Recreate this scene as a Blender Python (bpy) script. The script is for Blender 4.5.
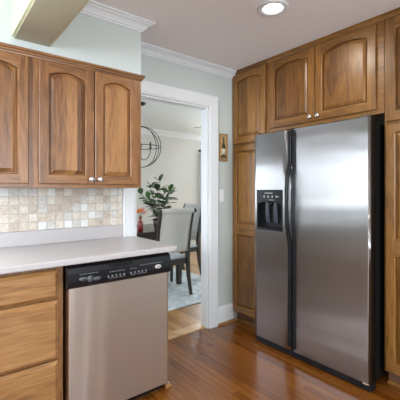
import bpy, bmesh, math, random
from mathutils import Vector, Matrix
random.seed(7)
for o in list(bpy.data.objects): bpy.data.objects.remove(o)
S = bpy.context.scene
C = bpy.context.collection
PI = math.pi

# ------------------------------------------------------------------ camera
CAMZ = 1.29
cd = bpy.data.cameras.new('camera'); cam = bpy.data.objects.new('camera', cd); C.objects.link(cam)
cd.sensor_width = 36; cd.lens = 341/400*36; cd.shift_y = -0.025; cd.clip_start = 0.02
cam.location = (0, 0, CAMZ); cam.rotation_euler = (PI/2, 0, math.radians(-38.4))
S.camera = cam

# ------------------------------------------------------------------ world and light
w = bpy.data.worlds.new('sky'); S.world = w; w.use_nodes = True
wn = w.node_tree.nodes; bg = wn['Background']
bg.inputs[0].default_value = (0.72, 0.86, 1.0, 1); bg.inputs[1].default_value = 1.6
S.view_settings.view_transform = 'Standard'; S.view_settings.look = 'None'
S.view_settings.exposure = 0.16; S.view_settings.gamma = 1.0
try: S.view_settings.use_curve_mapping = False
except Exception: pass

def area(name, loc, direction, sx, sy, power, col):
    l = bpy.data.lights.new(name, 'AREA'); l.shape = 'RECTANGLE'; l.size = sx; l.size_y = sy
    l.energy = power; l.color = col
    o = bpy.data.objects.new(name, l); C.objects.link(o); o.location = loc
    o.rotation_euler = Vector(direction).to_track_quat('-Z', 'Y').to_euler()
    return o
# daylight through the windows; sink and dining-left windows are added
area('daylight_kitchen_left', (-2.42, 0.4, 1.80), (1, 0, 0.12), 2.6, 1.15, 135, (0.88, 0.95, 1.0))
area('daylight_kitchen_rear', (0.6, -3.22, 1.45), (0, 1, 0.7), 2.3, 1.6, 120, (0.88, 0.95, 1.0))
area('added_daylight_sink', (-0.50, 2.66, 1.60), (0, -1, 0), 0.98, 0.95, 36, (0.93, 1.0, 0.93))  # added light at an invented window, brightens the fridge front
area('daylight_dining_far', (5.3, 5.98, 1.45), (0, -1, 0), 1.1, 1.3, 235, (0.90, 0.96, 1.0))
area('added_daylight_dining_left', (-0.07, 4.2, 1.5), (1, 0, 0), 1.9, 1.3, 34, (0.92, 0.97, 1.0))  # added fill for the dining room, set at an invented window

# ------------------------------------------------------------------ materials
def new_mat(name):
    m = bpy.data.materials.new(name); m.use_nodes = True
    return m, m.node_tree.nodes, m.node_tree.links, m.node_tree.nodes['Principled BSDF']
def plain(name, col, rough=0.5, metal=0.0, coat=0.0, emit=None, es=0, spec=0.5, noise=0.0, nscale=30, bump=0.0):
    m, n, l, b = new_mat(name)
    b.inputs['Base Color'].default_value = (*col, 1); b.inputs['Roughness'].default_value = rough
    b.inputs['Metallic'].default_value = metal; b.inputs['Coat Weight'].default_value = coat
    b.inputs['Specular IOR Level'].default_value = spec
    if emit: b.inputs['Emission Color'].default_value = (*emit, 1); b.inputs['Emission Strength'].default_value = es
    if noise or bump:
        tc = n.new('ShaderNodeTexCoord'); nz = n.new('ShaderNodeTexNoise'); nz.inputs['Scale'].default_value = nscale
        nz.inputs['Detail'].default_value = 4
        l.new(tc.outputs['Object'], nz.inputs['Vector'])
        if noise:
            mx = n.new('ShaderNodeMix'); mx.data_type = 'RGBA'
            mx.inputs[6].default_value = (*[c*(1-noise) for c in col], 1); mx.inputs[7].default_value = (*[min(1, c*(1+noise)) for c in col], 1)
            l.new(nz.outputs['Fac'], mx.inputs[0]); l.new(mx.outputs[2], b.inputs['Base Color'])
        if bump:
            bp = n.new('ShaderNodeBump'); bp.inputs['Strength'].default_value = bump; bp.inputs['Distance'].default_value = 0.002
            l.new(nz.outputs['Fac'], bp.inputs['Height']); l.new(bp.outputs[0], b.inputs['Normal'])
    return m
def ramp(n, stops, interp='LINEAR'):
    r = n.new('ShaderNodeValToRGB'); r.color_ramp.interpolation = interp
    e = r.color_ramp.elements
    while len(e) < len(stops): e.new(0.5)
    for i, (p, c) in enumerate(stops): e[i].position = p; e[i].color = (*c, 1)
    return r
def mathn(n, l, op, a, b=None):
    k = n.new('ShaderNodeMath'); k.operation = op
    for i, v in enumerate((a, b)):
        if v is None: continue
        if isinstance(v, (int, float)): k.inputs[i].default_value = v
        else: l.new(v, k.inputs[i])
    return k.outputs[0]

def wood(name, dark, mid, light, vertical=True, stave=0.0, rough=0.36, coat=0.12, var=0.22):
    """grain along z (vertical) or along the length of a rail; optional glued staves of differing tone"""
    m, n, l, b = new_mat(name)
    tc = n.new('ShaderNodeTexCoord'); oi = n.new('ShaderNodeObjectInfo')
    off = n.new('ShaderNodeVectorMath'); off.operation = 'SCALE'
    comb = n.new('ShaderNodeCombineXYZ')
    for i in range(3): l.new(oi.outputs['Random'], comb.inputs[i])
    l.new(comb.outputs[0], off.inputs[0]); off.inputs['Scale'].default_value = 13.7
    add = n.new('ShaderNodeVectorMath'); add.operation = 'ADD'
    l.new(tc.outputs['Object'], add.inputs[0]); l.new(off.outputs[0], add.inputs[1])
    sep = n.new('ShaderNodeSeparateXYZ'); l.new(add.outputs[0], sep.inputs[0])
    across = mathn(n, l, 'ADD', sep.outputs[0], sep.outputs[1]) if vertical else sep.outputs[2]
    along = sep.outputs[2] if vertical else mathn(n, l, 'ADD', sep.outputs[0], sep.outputs[1])
    if stave:
        cell = mathn(n, l, 'FLOOR', mathn(n, l, 'DIVIDE', across, stave))
        wnz = n.new('ShaderNodeTexWhiteNoise'); wnz.noise_dimensions = '1D'; l.new(cell, wnz.inputs['W'])
        sv = wnz.outputs['Value']; third = mathn(n, l, 'MULTIPLY', sv, 7.0)
    else: sv = None; third = 0.0
    v1 = n.new('ShaderNodeCombineXYZ')
    l.new(mathn(n, l, 'MULTIPLY', across, 15.0), v1.inputs[0]); l.new(mathn(n, l, 'MULTIPLY', along, 1.5), v1.inputs[1])
    if stave: l.new(third, v1.inputs[2])
    n1 = n.new('ShaderNodeTexNoise'); n1.inputs['Scale'].default_value = 1.0; n1.inputs['Detail'].default_value = 3; n1.inputs['Distortion'].default_value = 0.25
    l.new(v1.outputs[0], n1.inputs['Vector'])
    # cathedral rings from the slow field, fine pores from a fast one
    rings = mathn(n, l, 'SINE', mathn(n, l, 'MULTIPLY', n1.outputs['Fac'], 42.0))
    v2 = n.new('ShaderNodeCombineXYZ')
    l.new(mathn(n, l, 'MULTIPLY', across, 130.0), v2.inputs[0]); l.new(mathn(n, l, 'MULTIPLY', along, 9.0), v2.inputs[1])
    n2 = n.new('ShaderNodeTexNoise'); n2.inputs['Scale'].default_value = 1.0; n2.inputs['Detail'].default_value = 3
    l.new(v2.outputs[0], n2.inputs['Vector'])
    f = mathn(n, l, 'MULTIPLY', n1.outputs['Fac'], 0.50)
    f = mathn(n, l, 'ADD', f, mathn(n, l, 'MULTIPLY', rings, 0.055))
    f = mathn(n, l, 'ADD', f, mathn(n, l, 'MULTIPLY', n2.outputs['Fac'], 0.42))
    if sv: f = mathn(n, l, 'ADD', f, mathn(n, l, 'MULTIPLY', mathn(n, l, 'SUBTRACT', sv, 0.5), var*1.6))
    f = mathn(n, l, 'ADD', f, mathn(n, l, 'MULTIPLY', mathn(n, l, 'SUBTRACT', oi.outputs['Random'], 0.5), 0.12))
    r = ramp(n, [(0.22, dark), (0.47, mid), (0.74, light)])
    l.new(f, r.inputs[0]); l.new(r.outputs[0], b.inputs['Base Color'])
    bp = n.new('ShaderNodeBump'); bp.inputs['Strength'].default_value = 0.15; bp.inputs['Distance'].default_value = 0.001
    l.new(n2.outputs['Fac'], bp.inputs['Height']); l.new(bp.outputs[0], b.inputs['Normal'])
    b.inputs['Roughness'].default_value = rough; b.inputs['Coat Weight'].default_value = coat; b.inputs['Coat Roughness'].default_value = 0.25
    return m

OAK_D, OAK_M, OAK_L = (0.085, 0.030, 0.008), (0.235, 0.099, 0.030), (0.37, 0.175, 0.060)
oak_v = wood('oak_upright_grain', OAK_D, OAK_M, OAK_L)
oak_h = wood('oak_level_grain', OAK_D, OAK_M, OAK_L, vertical=False)
oak_p = wood('oak_staved_panel', OAK_D, OAK_M, OAK_L, stave=0.062, var=0.30)
hon_v = wood('honey_oak_upright', (0.075, 0.027, 0.005), (0.19, 0.080, 0.014), (0.30, 0.140, 0.030))
hon_h = wood('honey_oak_level', (0.075, 0.027, 0.005), (0.19, 0.080, 0.014), (0.30, 0.140, 0.030), vertical=False)
hon_p = wood('honey_oak_panel', (0.075, 0.027, 0.005), (0.19, 0.080, 0.014), (0.30, 0.140, 0.030), stave=0.09, var=0.16)
draw_h = wood('drawer_oak', (0.12, 0.048, 0.013), (0.29, 0.135, 0.043), (0.42, 0.225, 0.085), vertical=False)
draw_v = wood('drawer_oak_upright', (0.12, 0.048, 0.013), (0.29, 0.135, 0.043), (0.42, 0.225, 0.085))
dark_in = plain('cabinet_gap', (0.035, 0.018, 0.009), 0.7)

def floor_mat(name, cols, pw, pl, rough, coat):
    m, n, l, b = new_mat(name)
    tc = n.new('ShaderNodeTexCoord'); sep = n.new('ShaderNodeSeparateXYZ'); l.new(tc.outputs['Object'], sep.inputs[0])
    xd = mathn(n, l, 'DIVIDE', sep.outputs[0], pw); col = mathn(n, l, 'FLOOR', xd)
    w1 = n.new('ShaderNodeTexWhiteNoise'); w1.noise_dimensions = '1D'; l.new(col, w1.inputs['W'])
    yd = mathn(n, l, 'ADD', mathn(n, l, 'DIVIDE', sep.outputs[1], pl), mathn(n, l, 'MULTIPLY', w1.outputs['Value'], 5.0))
    row = mathn(n, l, 'FLOOR', yd)
    cv = n.new('ShaderNodeCombineXYZ'); l.new(col, cv.inputs[0]); l.new(row, cv.inputs[1])
    w2 = n.new('ShaderNodeTexWhiteNoise'); w2.noise_dimensions = '2D'; l.new(cv.outputs[0], w2.inputs['Vector'])
    g = n.new('ShaderNodeCombineXYZ'); l.new(mathn(n, l, 'MULTIPLY', sep.outputs[0], 90.0), g.inputs[0])
    l.new(mathn(n, l, 'MULTIPLY', sep.outputs[1], 3.0), g.inputs[1]); l.new(mathn(n, l, 'MULTIPLY', w2.outputs['Value'], 9.0), g.inputs[2])
    nz = n.new('ShaderNodeTexNoise'); nz.inputs['Scale'].default_value = 1; nz.inputs['Detail'].default_value = 4; l.new(g.outputs[0], nz.inputs['Vector'])
    f = mathn(n, l, 'ADD', mathn(n, l, 'MULTIPLY', nz.outputs['Fac'], 0.6), mathn(n, l, 'MULTIPLY', w2.outputs['Value'], 0.42))
    r = ramp(n, [(0.2, cols[0]), (0.5, cols[1]), (0.85, cols[2])]); l.new(f, r.inputs[0])
    # joints
    fx = mathn(n, l, 'FRACT', xd); ex = mathn(n, l, 'MINIMUM', fx, mathn(n, l, 'SUBTRACT', 1.0, fx))
    fy = mathn(n, l, 'FRACT', yd); ey = mathn(n, l, 'MINIMUM', fy, mathn(n, l, 'SUBTRACT', 1.0, fy))
    jx = mathn(n, l, 'LESS_THAN', ex, 0.0010/pw); jy = mathn(n, l, 'LESS_THAN', ey, 0.0010/pl)
    j = mathn(n, l, 'MAXIMUM', jx, jy)
    mx = n.new('ShaderNodeMix'); mx.data_type = 'RGBA'; l.new(mathn(n, l, 'MULTIPLY', j, 0.75), mx.inputs[0]); l.new(r.outputs[0], mx.inputs[6])
    mx.inputs[7].default_value = (*[c*0.35 for c in cols[0]], 1)
    l.new(mx.outputs[2], b.inputs['Base Color'])
    bp = n.new('ShaderNodeBump'); bp.inputs['Strength'].default_value = 0.12; bp.inputs['Distance'].default_value = 0.001
    n3 = n.new('ShaderNodeTexNoise'); n3.inputs['Scale'].default_value = 6; l.new(tc.outputs['Object'], n3.inputs['Vector'])
    l.new(n3.outputs['Fac'], bp.inputs['Height']); l.new(bp.outputs[0], b.inputs['Normal'])
    b.inputs['Roughness'].default_value = rough; b.inputs['Coat Weight'].default_value = coat; b.inputs['Coat Roughness'].default_value = 0.12
    return m
floor_k = floor_mat('glossy_brown_strip_floor', [(0.115, 0.033, 0.004), (0.180, 0.056, 0.007), (0.25, 0.086, 0.013)], 0.050, 0.9, 0.24, 0.4)
floor_d = floor_mat('oak_strip_floor', [(0.20, 0.085, 0.026), (0.36, 0.18, 0.060), (0.50, 0.28, 0.11)], 0.058, 0.9, 0.35, 0.3)

sage = plain('sage_wall_paint', (0.53, 0.575, 0.56), 0.7, bump=0.05, nscale=300)
greige = plain('greige_wall_paint', (0.63, 0.615, 0.59), 0.75)
ceil_m = plain('ceiling_paint', (0.86, 0.845, 0.86), 0.85, bump=0.05, nscale=200)
ceil_d = plain('dining_ceiling_paint', (0.70, 0.74, 0.73), 0.85)
white = plain('white_gloss_trim', (0.74, 0.765, 0.795), 0.35)
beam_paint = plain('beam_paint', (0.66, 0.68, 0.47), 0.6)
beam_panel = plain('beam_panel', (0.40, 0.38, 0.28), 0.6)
chrome = plain('polished_nickel', (0.68, 0.65, 0.64), 0.25, 1.0)
black_gloss = plain('black_gloss_plastic', (0.008, 0.008, 0.010), 0.2, spec=0.4)
black_satin = plain('black_satin_plastic', (0.010, 0.011, 0.013), 0.33, spec=0.2)
charcoal = plain('charcoal_body', (0.010, 0.0095, 0.009), 0.6, spec=0.1)
print_m = plain('faint_print', (0.22, 0.23, 0.25), 0.5)
grey_mark = plain('grey_print', (0.42, 0.44, 0.47), 0.5)
black_metal = plain('black_iron', (0.02, 0.02, 0.02), 0.45, 0.6)
dark_wood = wood('espresso_wood', (0.010, 0.005, 0.004), (0.020, 0.010, 0.008), (0.035, 0.018, 0.013), rough=0.3, coat=0.4)
linen = plain('linen_weave', (0.62, 0.61, 0.59), 0.9, noise=0.16, nscale=260, bump=0.5)
seat_cloth = plain('pale_seat_cloth', (0.62, 0.66, 0.70), 0.9, noise=0.1, nscale=200, bump=0.3)
lamp_glow = plain('lamp_lens', (1, 1, 1), 0.4, emit=(1.0, 0.95, 0.86), es=8)
thresh_wood = wood('pale_threshold_oak', (0.35, 0.19, 0.08), (0.55, 0.34, 0.16), (0.70, 0.48, 0.26), vertical=False)

def steel(name, base, rough, streak_dir, aniso=0.75):
    m, n, l, b = new_mat(name)
    tc = n.new('ShaderNodeTexCoord'); mp = n.new('ShaderNodeMapping')
    mp.inputs['Scale'].default_value = (420, 420, 2) if streak_dir == 'h' else (700, 700, 2.0)
    l.new(tc.outputs['Object'], mp.inputs[0])
    nz = n.new('ShaderNodeTexNoise'); nz.inputs['Scale'].default_value = 1; nz.inputs['Detail'].default_value = 3; l.new(mp.outputs[0], nz.inputs['Vector'])
    r = ramp(n, [(0.3, tuple(c*0.93 for c in base)), (0.7, base)]); l.new(nz.outputs['Fac'], r.inputs[0]); l.new(r.outputs[0], b.inputs['Base Color'])
    # faint waviness of the sheet
    mp2 = n.new('ShaderNodeMapping'); mp2.inputs['Scale'].default_value = (0.9, 0.9, 6.0) if streak_dir == 'h' else (7, 7, 0.6)
    l.new(tc.outputs['Object'], mp2.inputs[0])
    n2 = n.new('ShaderNodeTexNoise'); n2.inputs['Scale'].default_value = 1; n2.inputs['Detail'].default_value = 1; l.new(mp2.outputs[0], n2.inputs['Vector'])
    bp = n.new('ShaderNodeBump'); bp.inputs['Strength'].default_value = 1.0; bp.inputs['Distance'].default_value = 0.005
    l.new(n2.outputs['Fac'], bp.inputs['Height']); l.new(bp.outputs[0], b.inputs['Normal'])
    b.inputs['Metallic'].default_value = 1; b.inputs['Roughness'].default_value = rough
    b.inputs['Anisotropic'].default_value = aniso
    tg = n.new('ShaderNodeTangent'); tg.direction_type = 'RADIAL'; tg.axis = 'Z'
    l.new(tg.outputs[0], b.inputs['Tangent'])
    b.inputs['Anisotropic Rotation'].default_value = 0.0 if streak_dir == 'h' else 0.25
    return m
steel_f = steel('brushed_steel_fridge', (0.38, 0.38, 0.395), 0.28, 'h', 0.98)
steel_d = steel('brushed_steel_dishwasher', (0.66, 0.585, 0.53), 0.32, 'v')

def tile_mat():
    m, n, l, b = new_mat('tumbled_marble_mosaic')
    tc = n.new('ShaderNodeTexCoord'); sep = n.new('ShaderNodeSeparateXYZ'); l.new(tc.outputs['Object'], sep.inputs[0])
    p = 0.0562
    xd = mathn(n, l, 'DIVIDE', sep.outputs[0], p); zd = mathn(n, l, 'DIVIDE', sep.outputs[2], p)
    cv = n.new('ShaderNodeCombineXYZ'); l.new(mathn(n, l, 'FLOOR', xd), cv.inputs[0]); l.new(mathn(n, l, 'FLOOR', zd), cv.inputs[1])
    wn_ = n.new('ShaderNodeTexWhiteNoise'); wn_.noise_dimensions = '2D'; l.new(cv.outputs[0], wn_.inputs['Vector'])
    r = ramp(n, [(0.0, (0.52, 0.44, 0.37)), (0.15, (0.60, 0.52, 0.44)), (0.34, (0.66, 0.60, 0.53)), (0.55, (0.60, 0.58, 0.55)), (0.72, (0.68, 0.62, 0.55)), (0.88, (0.74, 0.74, 0.73))], 'CONSTANT')
    l.new(wn_.outputs['Value'], r.inputs[0])
    nz = n.new('ShaderNodeTexNoise'); nz.inputs['Scale'].default_value = 55; nz.inputs['Detail'].default_value = 5; l.new(tc.outputs['Object'], nz.inputs['Vector'])
    mm = n.new('ShaderNodeMix'); mm.data_type = 'RGBA'; mm.blend_type = 'OVERLAY'; mm.inputs[0].default_value = 0.55
    l.new(r.outputs[0], mm.inputs[6]); l.new(nz.outputs['Fac'], mm.inputs[7])
    fx = mathn(n, l, 'FRACT', xd); ex = mathn(n, l, 'MINIMUM', fx, mathn(n, l, 'SUBTRACT', 1.0, fx))
    fz = mathn(n, l, 'FRACT', zd); ez = mathn(n, l, 'MINIMUM', fz, mathn(n, l, 'SUBTRACT', 1.0, fz))
    e = mathn(n, l, 'MINIMUM', ex, ez)
    e = mathn(n, l, 'ADD', e, mathn(n, l, 'MULTIPLY', mathn(n, l, 'SUBTRACT', nz.outputs['Fac'], 0.5), 0.03))
    g = mathn(n, l, 'LESS_THAN', e, 0.045)
    mx = n.new('ShaderNodeMix'); mx.data_type = 'RGBA'; l.new(g, mx.inputs[0]); l.new(mm.outputs[2], mx.inputs[6]); mx.inputs[7].default_value = (0.50, 0.46, 0.40, 1)
    l.new(mx.outputs[2], b.inputs['Base Color'])
    hr = n.new('ShaderNodeMapRange'); hr.inputs[1].default_value = 0.02; hr.inputs[2].default_value = 0.08; l.new(e, hr.inputs[0])
    bp = n.new('ShaderNodeBump'); bp.inputs['Strength'].default_value = 0.6; bp.inputs['Distance'].default_value = 0.002
    l.new(hr.outputs[0], bp.inputs['Height']); l.new(bp.outputs[0], b.inputs['Normal'])
    b.inputs['Roughness'].default_value = 0.5
    return m
def speckle(name, c1, c2, scale, rough):
    m, n, l, b = new_mat(name)
    tc = n.new('ShaderNodeTexCoord'); nz = n.new('ShaderNodeTexNoise'); nz.inputs['Scale'].default_value = scale; nz.inputs['Detail'].default_value = 3
    l.new(tc.outputs['Object'], nz.inputs['Vector']); r = ramp(n, [(0.38, c1), (0.62, c2)]); l.new(nz.outputs['Fac'], r.inputs[0])
    l.new(r.outputs[0], b.inputs['Base Color']); b.inputs['Roughness'].default_value = rough
    return m
counter_m = speckle('speckled_solid_surface', (0.42, 0.395, 0.40), (0.53, 0.50, 0.51), 420, 0.30)
rug_m = None
def rug_mat():
    m, n, l, b = new_mat('faded_blue_rug')
    tc = n.new('ShaderNodeTexCoord')
    n1 = n.new('ShaderNodeTexNoise'); n1.inputs['Scale'].default_value = 5; n1.inputs['Detail'].default_value = 8; n1.inputs['Roughness'].default_value = 0.7; n1.inputs['Distortion'].default_value = 1.5
    l.new(tc.outputs['Object'], n1.inputs['Vector'])
    r = ramp(n, [(0.35, (0.30, 0.36, 0.42)), (0.48, (0.50, 0.56, 0.60)), (0.62, (0.72, 0.74, 0.74))]); l.new(n1.outputs['Fac'], r.inputs[0])
    l.new(r.outputs[0], b.inputs['Base Color']); b.inputs['Roughness'].default_value = 0.95
    return m
rug_m = rug_mat()

# ------------------------------------------------------------------ mesh helpers
def box(bm, x0, x1, y0, y1, z0, z1, mi=0):
    v = [bm.verts.new(p) for p in ((x0,y0,z0),(x1,y0,z0),(x1,y1,z0),(x0,y1,z0),(x0,y0,z1),(x1,y0,z1),(x1,y1,z1),(x0,y1,z1))]
    for f in ((0,3,2,1),(4,5,6,7),(0,1,5,4),(1,2,6,5),(2,3,7,6),(3,0,4,7)):
        fc = bm.faces.new([v[i] for i in f]); fc.material_index = mi
    return v
def lathe(bm, prof, seg=24, centre=(0,0,0), axis='z', mi=0, sx=1, sy=1):
    rings = []
    for r, h in prof:
        ring = []
        for k in range(seg):
            a = 2*PI*k/seg; p = (r*math.cos(a)*sx, r*math.sin(a)*sy, h)
            if axis == 'y': p = (p[0], -p[2], p[1])        # pointing to -y
            if axis == 'x': p = (p[2], p[0], p[1])
            ring.append(bm.verts.new((p[0]+centre[0], p[1]+centre[1], p[2]+centre[2])))
        rings.append(ring)
    for a, b in zip(rings, rings[1:]):
        for k in range(seg):
            f = bm.faces.new((a[k], a[(k+1)%seg], b[(k+1)%seg], b[k])); f.smooth = True; f.material_index = mi
    for ring in (rings[0], rings[-1]):
        f = bm.faces.new(ring); f.material_index = mi
def tube(bm, pts, rad, seg=8, closed=False, mi=0):
    pts = [Vector(p) for p in pts]; n = len(pts)
    if not hasattr(rad, '__len__'): rad = [rad]*n
    rings = []; ref = None
    for i, p in enumerate(pts):
        if closed: t = (pts[(i+1)%n]-pts[i-1]).normalized()
        else: t = (pts[min(i+1, n-1)]-pts[max(i-1, 0)]).normalized()
        if ref is None: ref = Vector((0,0,1)) if abs(t.z) < 0.9 else Vector((1,0,0))
        s = t.cross(ref).normalized(); u = s.cross(t).normalized(); ref = u
        rings.append([bm.verts.new(p + (s*math.cos(2*PI*k/seg)+u*math.sin(2*PI*k/seg))*rad[i]) for k in range(seg)])
    rng = range(n if closed else n-1)
    for i in rng:
        a, b = rings[i], rings[(i+1)%n]
        for k in range(seg):
            f = bm.faces.new((a[k], a[(k+1)%seg], b[(k+1)%seg], b[k])); f.smooth = True; f.material_index = mi
    if not closed:
        for r in (rings[0], rings[-1]): bm.faces.new(r).material_index = mi
def bar(bm, sections, mi=0):
    """rectangular bar through sections (centre, half width x, half width y)"""
    rings = []
    for c, hx, hy in sections:
        rings.append([bm.verts.new((c[0]+sx*hx, c[1]+sy*hy, c[2])) for sx, sy in ((-1,-1),(1,-1),(1,1),(-1,1))])
    for a, b in zip(rings, rings[1:]):
        for k in range(4): bm.faces.new((a[k], a[(k+1)%4], b[(k+1)%4], b[k])).material_index = mi
    for r in (rings[0], rings[-1]): bm.faces.new(r)
def sweep(bm, prof, path, mi=0):
    """profile (out, z) swept along a plan path; out = to the right of travel, mitred"""
    path = [Vector(p) for p in path]; n = len(path); rows = []
    for i, p in enumerate(path):
        d0 = (path[i]-path[i-1]).normalized() if i else None
        d1 = (path[i+1]-path[i]).normalized() if i < n-1 else None
        r0 = Vector((d0.y, -d0.x)) if d0 else None; r1 = Vector((d1.y, -d1.x)) if d1 else None
        if d0 is None: m = r1
        elif d1 is None: m = r0
        else:
            m = (r0+r1).normalized(); m = m/ m.dot(r0)
        rows.append([bm.verts.new((p.x+m.x*o, p.y+m.y*o, z)) for o, z in prof])
    k = len(prof)
    for a, b in zip(rows, rows[1:]):
        for j in range(k): bm.faces.new((a[j], b[j], b[(j+1)%k], a[(j+1)%k])).material_index = mi
    for r in (rows[0], rows[-1]): bm.faces.new(r)
def obj(name, bm, mats, parent=None, bevel=0, seg=2, loc=None, rot=None, smooth=False):
    bmesh.ops.recalc_face_normals(bm, faces=bm.faces)
    me = bpy.data.meshes.new(name); bm.to_mesh(me); bm.free()
    if not isinstance(mats, (list, tuple)): mats = [mats]
    for m in mats: me.materials.append(m)
    o = bpy.data.objects.new(name, me); C.objects.link(o)
    if smooth:
        for p in me.polygons: p.use_smooth = True
    if bevel:
        md = o.modifiers.new('edge', 'BEVEL'); md.width = bevel; md.segments = seg; md.limit_method = 'ANGLE'; md.angle_limit = math.radians(35)
    if loc: o.location = loc
    if rot: o.rotation_euler = rot
    if parent: o.parent = parent
    return o
def thing(name, label, cat, loc=(0,0,0), rotz=0, group=None):
    o = bpy.data.objects.new(name, None); C.objects.link(o); o.empty_display_size = 0.1
    o.location = loc; o.rotation_euler = (0, 0, rotz); o['label'] = label; o['category'] = cat
    if group: o['group'] = group
    return o
def tag(o, label, cat, group=None):
    o['label'] = label; o['category'] = cat
    if group: o['group'] = group
    return o
def struct(name, bm, m, label, bevel=0):
    o = obj(name, bm, m, None, bevel); o['kind'] = 'structure'; o['label'] = label
    return o
def B(*a):
    bm = bmesh.new(); box(bm, *a); return bm

# ------------------------------------------------------------------ the setting
YW = 2.447; TH = 0.085; H = 2.45; XF = 2.356; XR = 2.955
XL = -2.2; YB = -3.0; DY = 5.75; DXL = 0.15; DXR = 6.3
struct('floor', B(XL, XR, YB, YW+0.035, -0.05, 0), floor_k, 'glossy reddish brown narrow strip wood floor of the kitchen')
struct('floor_dining', B(DXL, DXR, YW+0.035, DY, -0.05, 0.0), floor_d, 'light oak strip floor of the dining room through the doorway')
struct('ceiling', B(XL, XR, YB, YW, H, H+0.05), ceil_m, 'flat pinkish grey kitchen ceiling')
struct('ceiling_dining', B(DXL, DXR, YW+TH, DY, H, H+0.05), ceil_d, 'pale dining room ceiling through the doorway')
OX0, OX1, OZ = 1.283, 2.033, 2.062
bm = bmesh.new()
box(bm, 0.02, OX0, YW, YW+TH, 0, H); box(bm, -1.00, 0.02, YW, YW+TH, 0, 1.10); box(bm, -1.00, 0.02, YW, YW+TH, 2.07, H); box(bm, OX1, DXR+.1, YW, YW+TH, 0, H); box(bm, OX0, OX1, YW, YW+TH, OZ, H)
SW0, SW1, SZ0, SZ1 = -1.00, 0.02, 1.10, 2.07
box(bm, XL-.1, SW0, YW, YW+TH, 0, H)
struct('wall_back', bm, sage, 'sage green wall holding the white cased doorway')
struct('wall_right', B(XR, XR+0.1, YB, YW, 0, H), sage, 'sage wall behind the refrigerator')
bm = bmesh.new()   # kitchen left wall with a window opening
box(bm, XL-.1, XL, YB, -0.95, 0, H); box(bm, XL-.1, XL, 1.75, YW, 0, H); box(bm, XL-.1, XL, -0.95, 1.75, 0, 1.22); box(bm, XL-.1, XL, -0.95, 1.75, 2.38, H)
struct('wall_left', bm, sage, 'sage wall with a wide window')
bm = bmesh.new()
box(bm, XL-.1, -0.6, YB-.1, YB, 0, H); box(bm, 1.8, XR+.1, YB-.1, YB, 0, H); box(bm, -0.6, 1.8, YB-.1, YB, 0, 0.6); box(bm, -0.6, 1.8, YB-.1, YB, 2.25, H)
struct('wall_front', bm, sage, 'sage wall with a wide window opposite the doorway')
bm = bmesh.new()
box(bm, DXL-.1, 4.75, DY, DY+.1, 0, H); box(bm, 5.85, DXR+.1, DY, DY+.1, 0, H); box(bm, 4.75, 5.85, DY, DY+.1, 0, 0.8); box(bm, 4.75, 5.85, DY, DY+.1, 2.1, H)
struct('wall_dining_back', bm, greige, 'greige far wall of the dining room')
struct('wall_dining_right', B(DXR, DXR+.1, YW+TH, DY, 0, H), greige, 'greige right wall of the dining room')
bm = bmesh.new()
box(bm, DXL-.1, DXL, YW+TH, 3.25, 0, H); box(bm, DXL-.1, DXL, 5.15, DY, 0, H); box(bm, DXL-.1, DXL, 3.25, 5.15, 0, 0.85); box(bm, DXL-.1, DXL, 3.25, 5.15, 2.15, H)
struct('wall_dining_left', bm, greige, 'greige left wall of the dining room with an added wide window')
def window(name, horiz, a0, a1, z0, z1, c, label):
    """white frame with one mullion; horiz True = runs along x at y=c"""
    bm = bmesh.new(); t = 0.05
    def bb(p0, p1, q0, q1):
        if horiz: box(bm, p0, p1, c-.03, c+.03, q0, q1)
        else: box(bm, c-.03, c+.03, p0, p1, q0, q1)
    bb(a0, a1, z0, z0+t); bb(a0, a1, z1-t, z1); bb(a0, a0+t, z0+t, z1-t); bb(a1-t, a1, z0+t, z1-t)
    m = (a0+a1)/2; bb(m-.02, m+.02, z0+t, z1-t)
    struct(name, bm, white, label)
window('window_1', False, -0.95, 1.75, 1.22, 2.38, XL-.05, 'white framed window in the left kitchen wall')
window('window_2', True, -0.6, 1.8, 0.6, 2.25, YB-.05, 'white framed window opposite the doorway')
window('window_3', True, 4.75, 5.85, 0.8, 2.1, DY+.05, 'white framed window beside the dining room curtain')
window('added_window_4', False, 3.25, 5.15, 0.85, 2.15, DXL-.05, 'added unseen white framed window in the left dining room wall')  # invented opening for the added dining room light

window('added_window_5', True, -1.00, 0.02, 1.10, 2.07, YW+.06, 'added unseen white framed window over the counter left of the wall cabinets')  # invented window, put in for the bright fridge reflection
# soffit over the wall cabinets and the beam that runs out from it
UF = 2.117; UX1 = 1.153
struct('wall_soffit', B(XL, UX1, UF, YW, 2.072, H), sage, 'sage green soffit above the wall cabinets')
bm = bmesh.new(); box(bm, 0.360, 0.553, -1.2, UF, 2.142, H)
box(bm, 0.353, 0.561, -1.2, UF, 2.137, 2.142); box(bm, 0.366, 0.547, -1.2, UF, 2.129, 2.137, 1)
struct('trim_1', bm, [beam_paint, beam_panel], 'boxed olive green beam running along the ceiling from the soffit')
# crown moulding
CP = [(0, 2.388), (0.008, 2.388), (0.010, 2.397), (0.020, 2.399), (0.026, 2.410), (0.040, 2.424), (0.056, 2.432), (0.060, 2.438), (0.072, 2.440), (0.073, 2.45), (0, 2.45)]
bm = bmesh.new(); sweep(bm, CP, [(0.561, UF), (UX1, UF), (UX1, YW), (XF-.001, YW)])
sweep(bm, CP, [(XL, UF), (0.353, UF)])
struct('trim_2', bm, white, 'white crown moulding around the soffit and above the doorway')
CD = [(o*1.5, H-(H-z)*1.6) for o, z in CP]
bm = bmesh.new(); sweep(bm, CD, [(DXL, DY), (DXR, DY)])
struct('trim_3', bm, white, 'white crown moulding on the far dining room wall')
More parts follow.
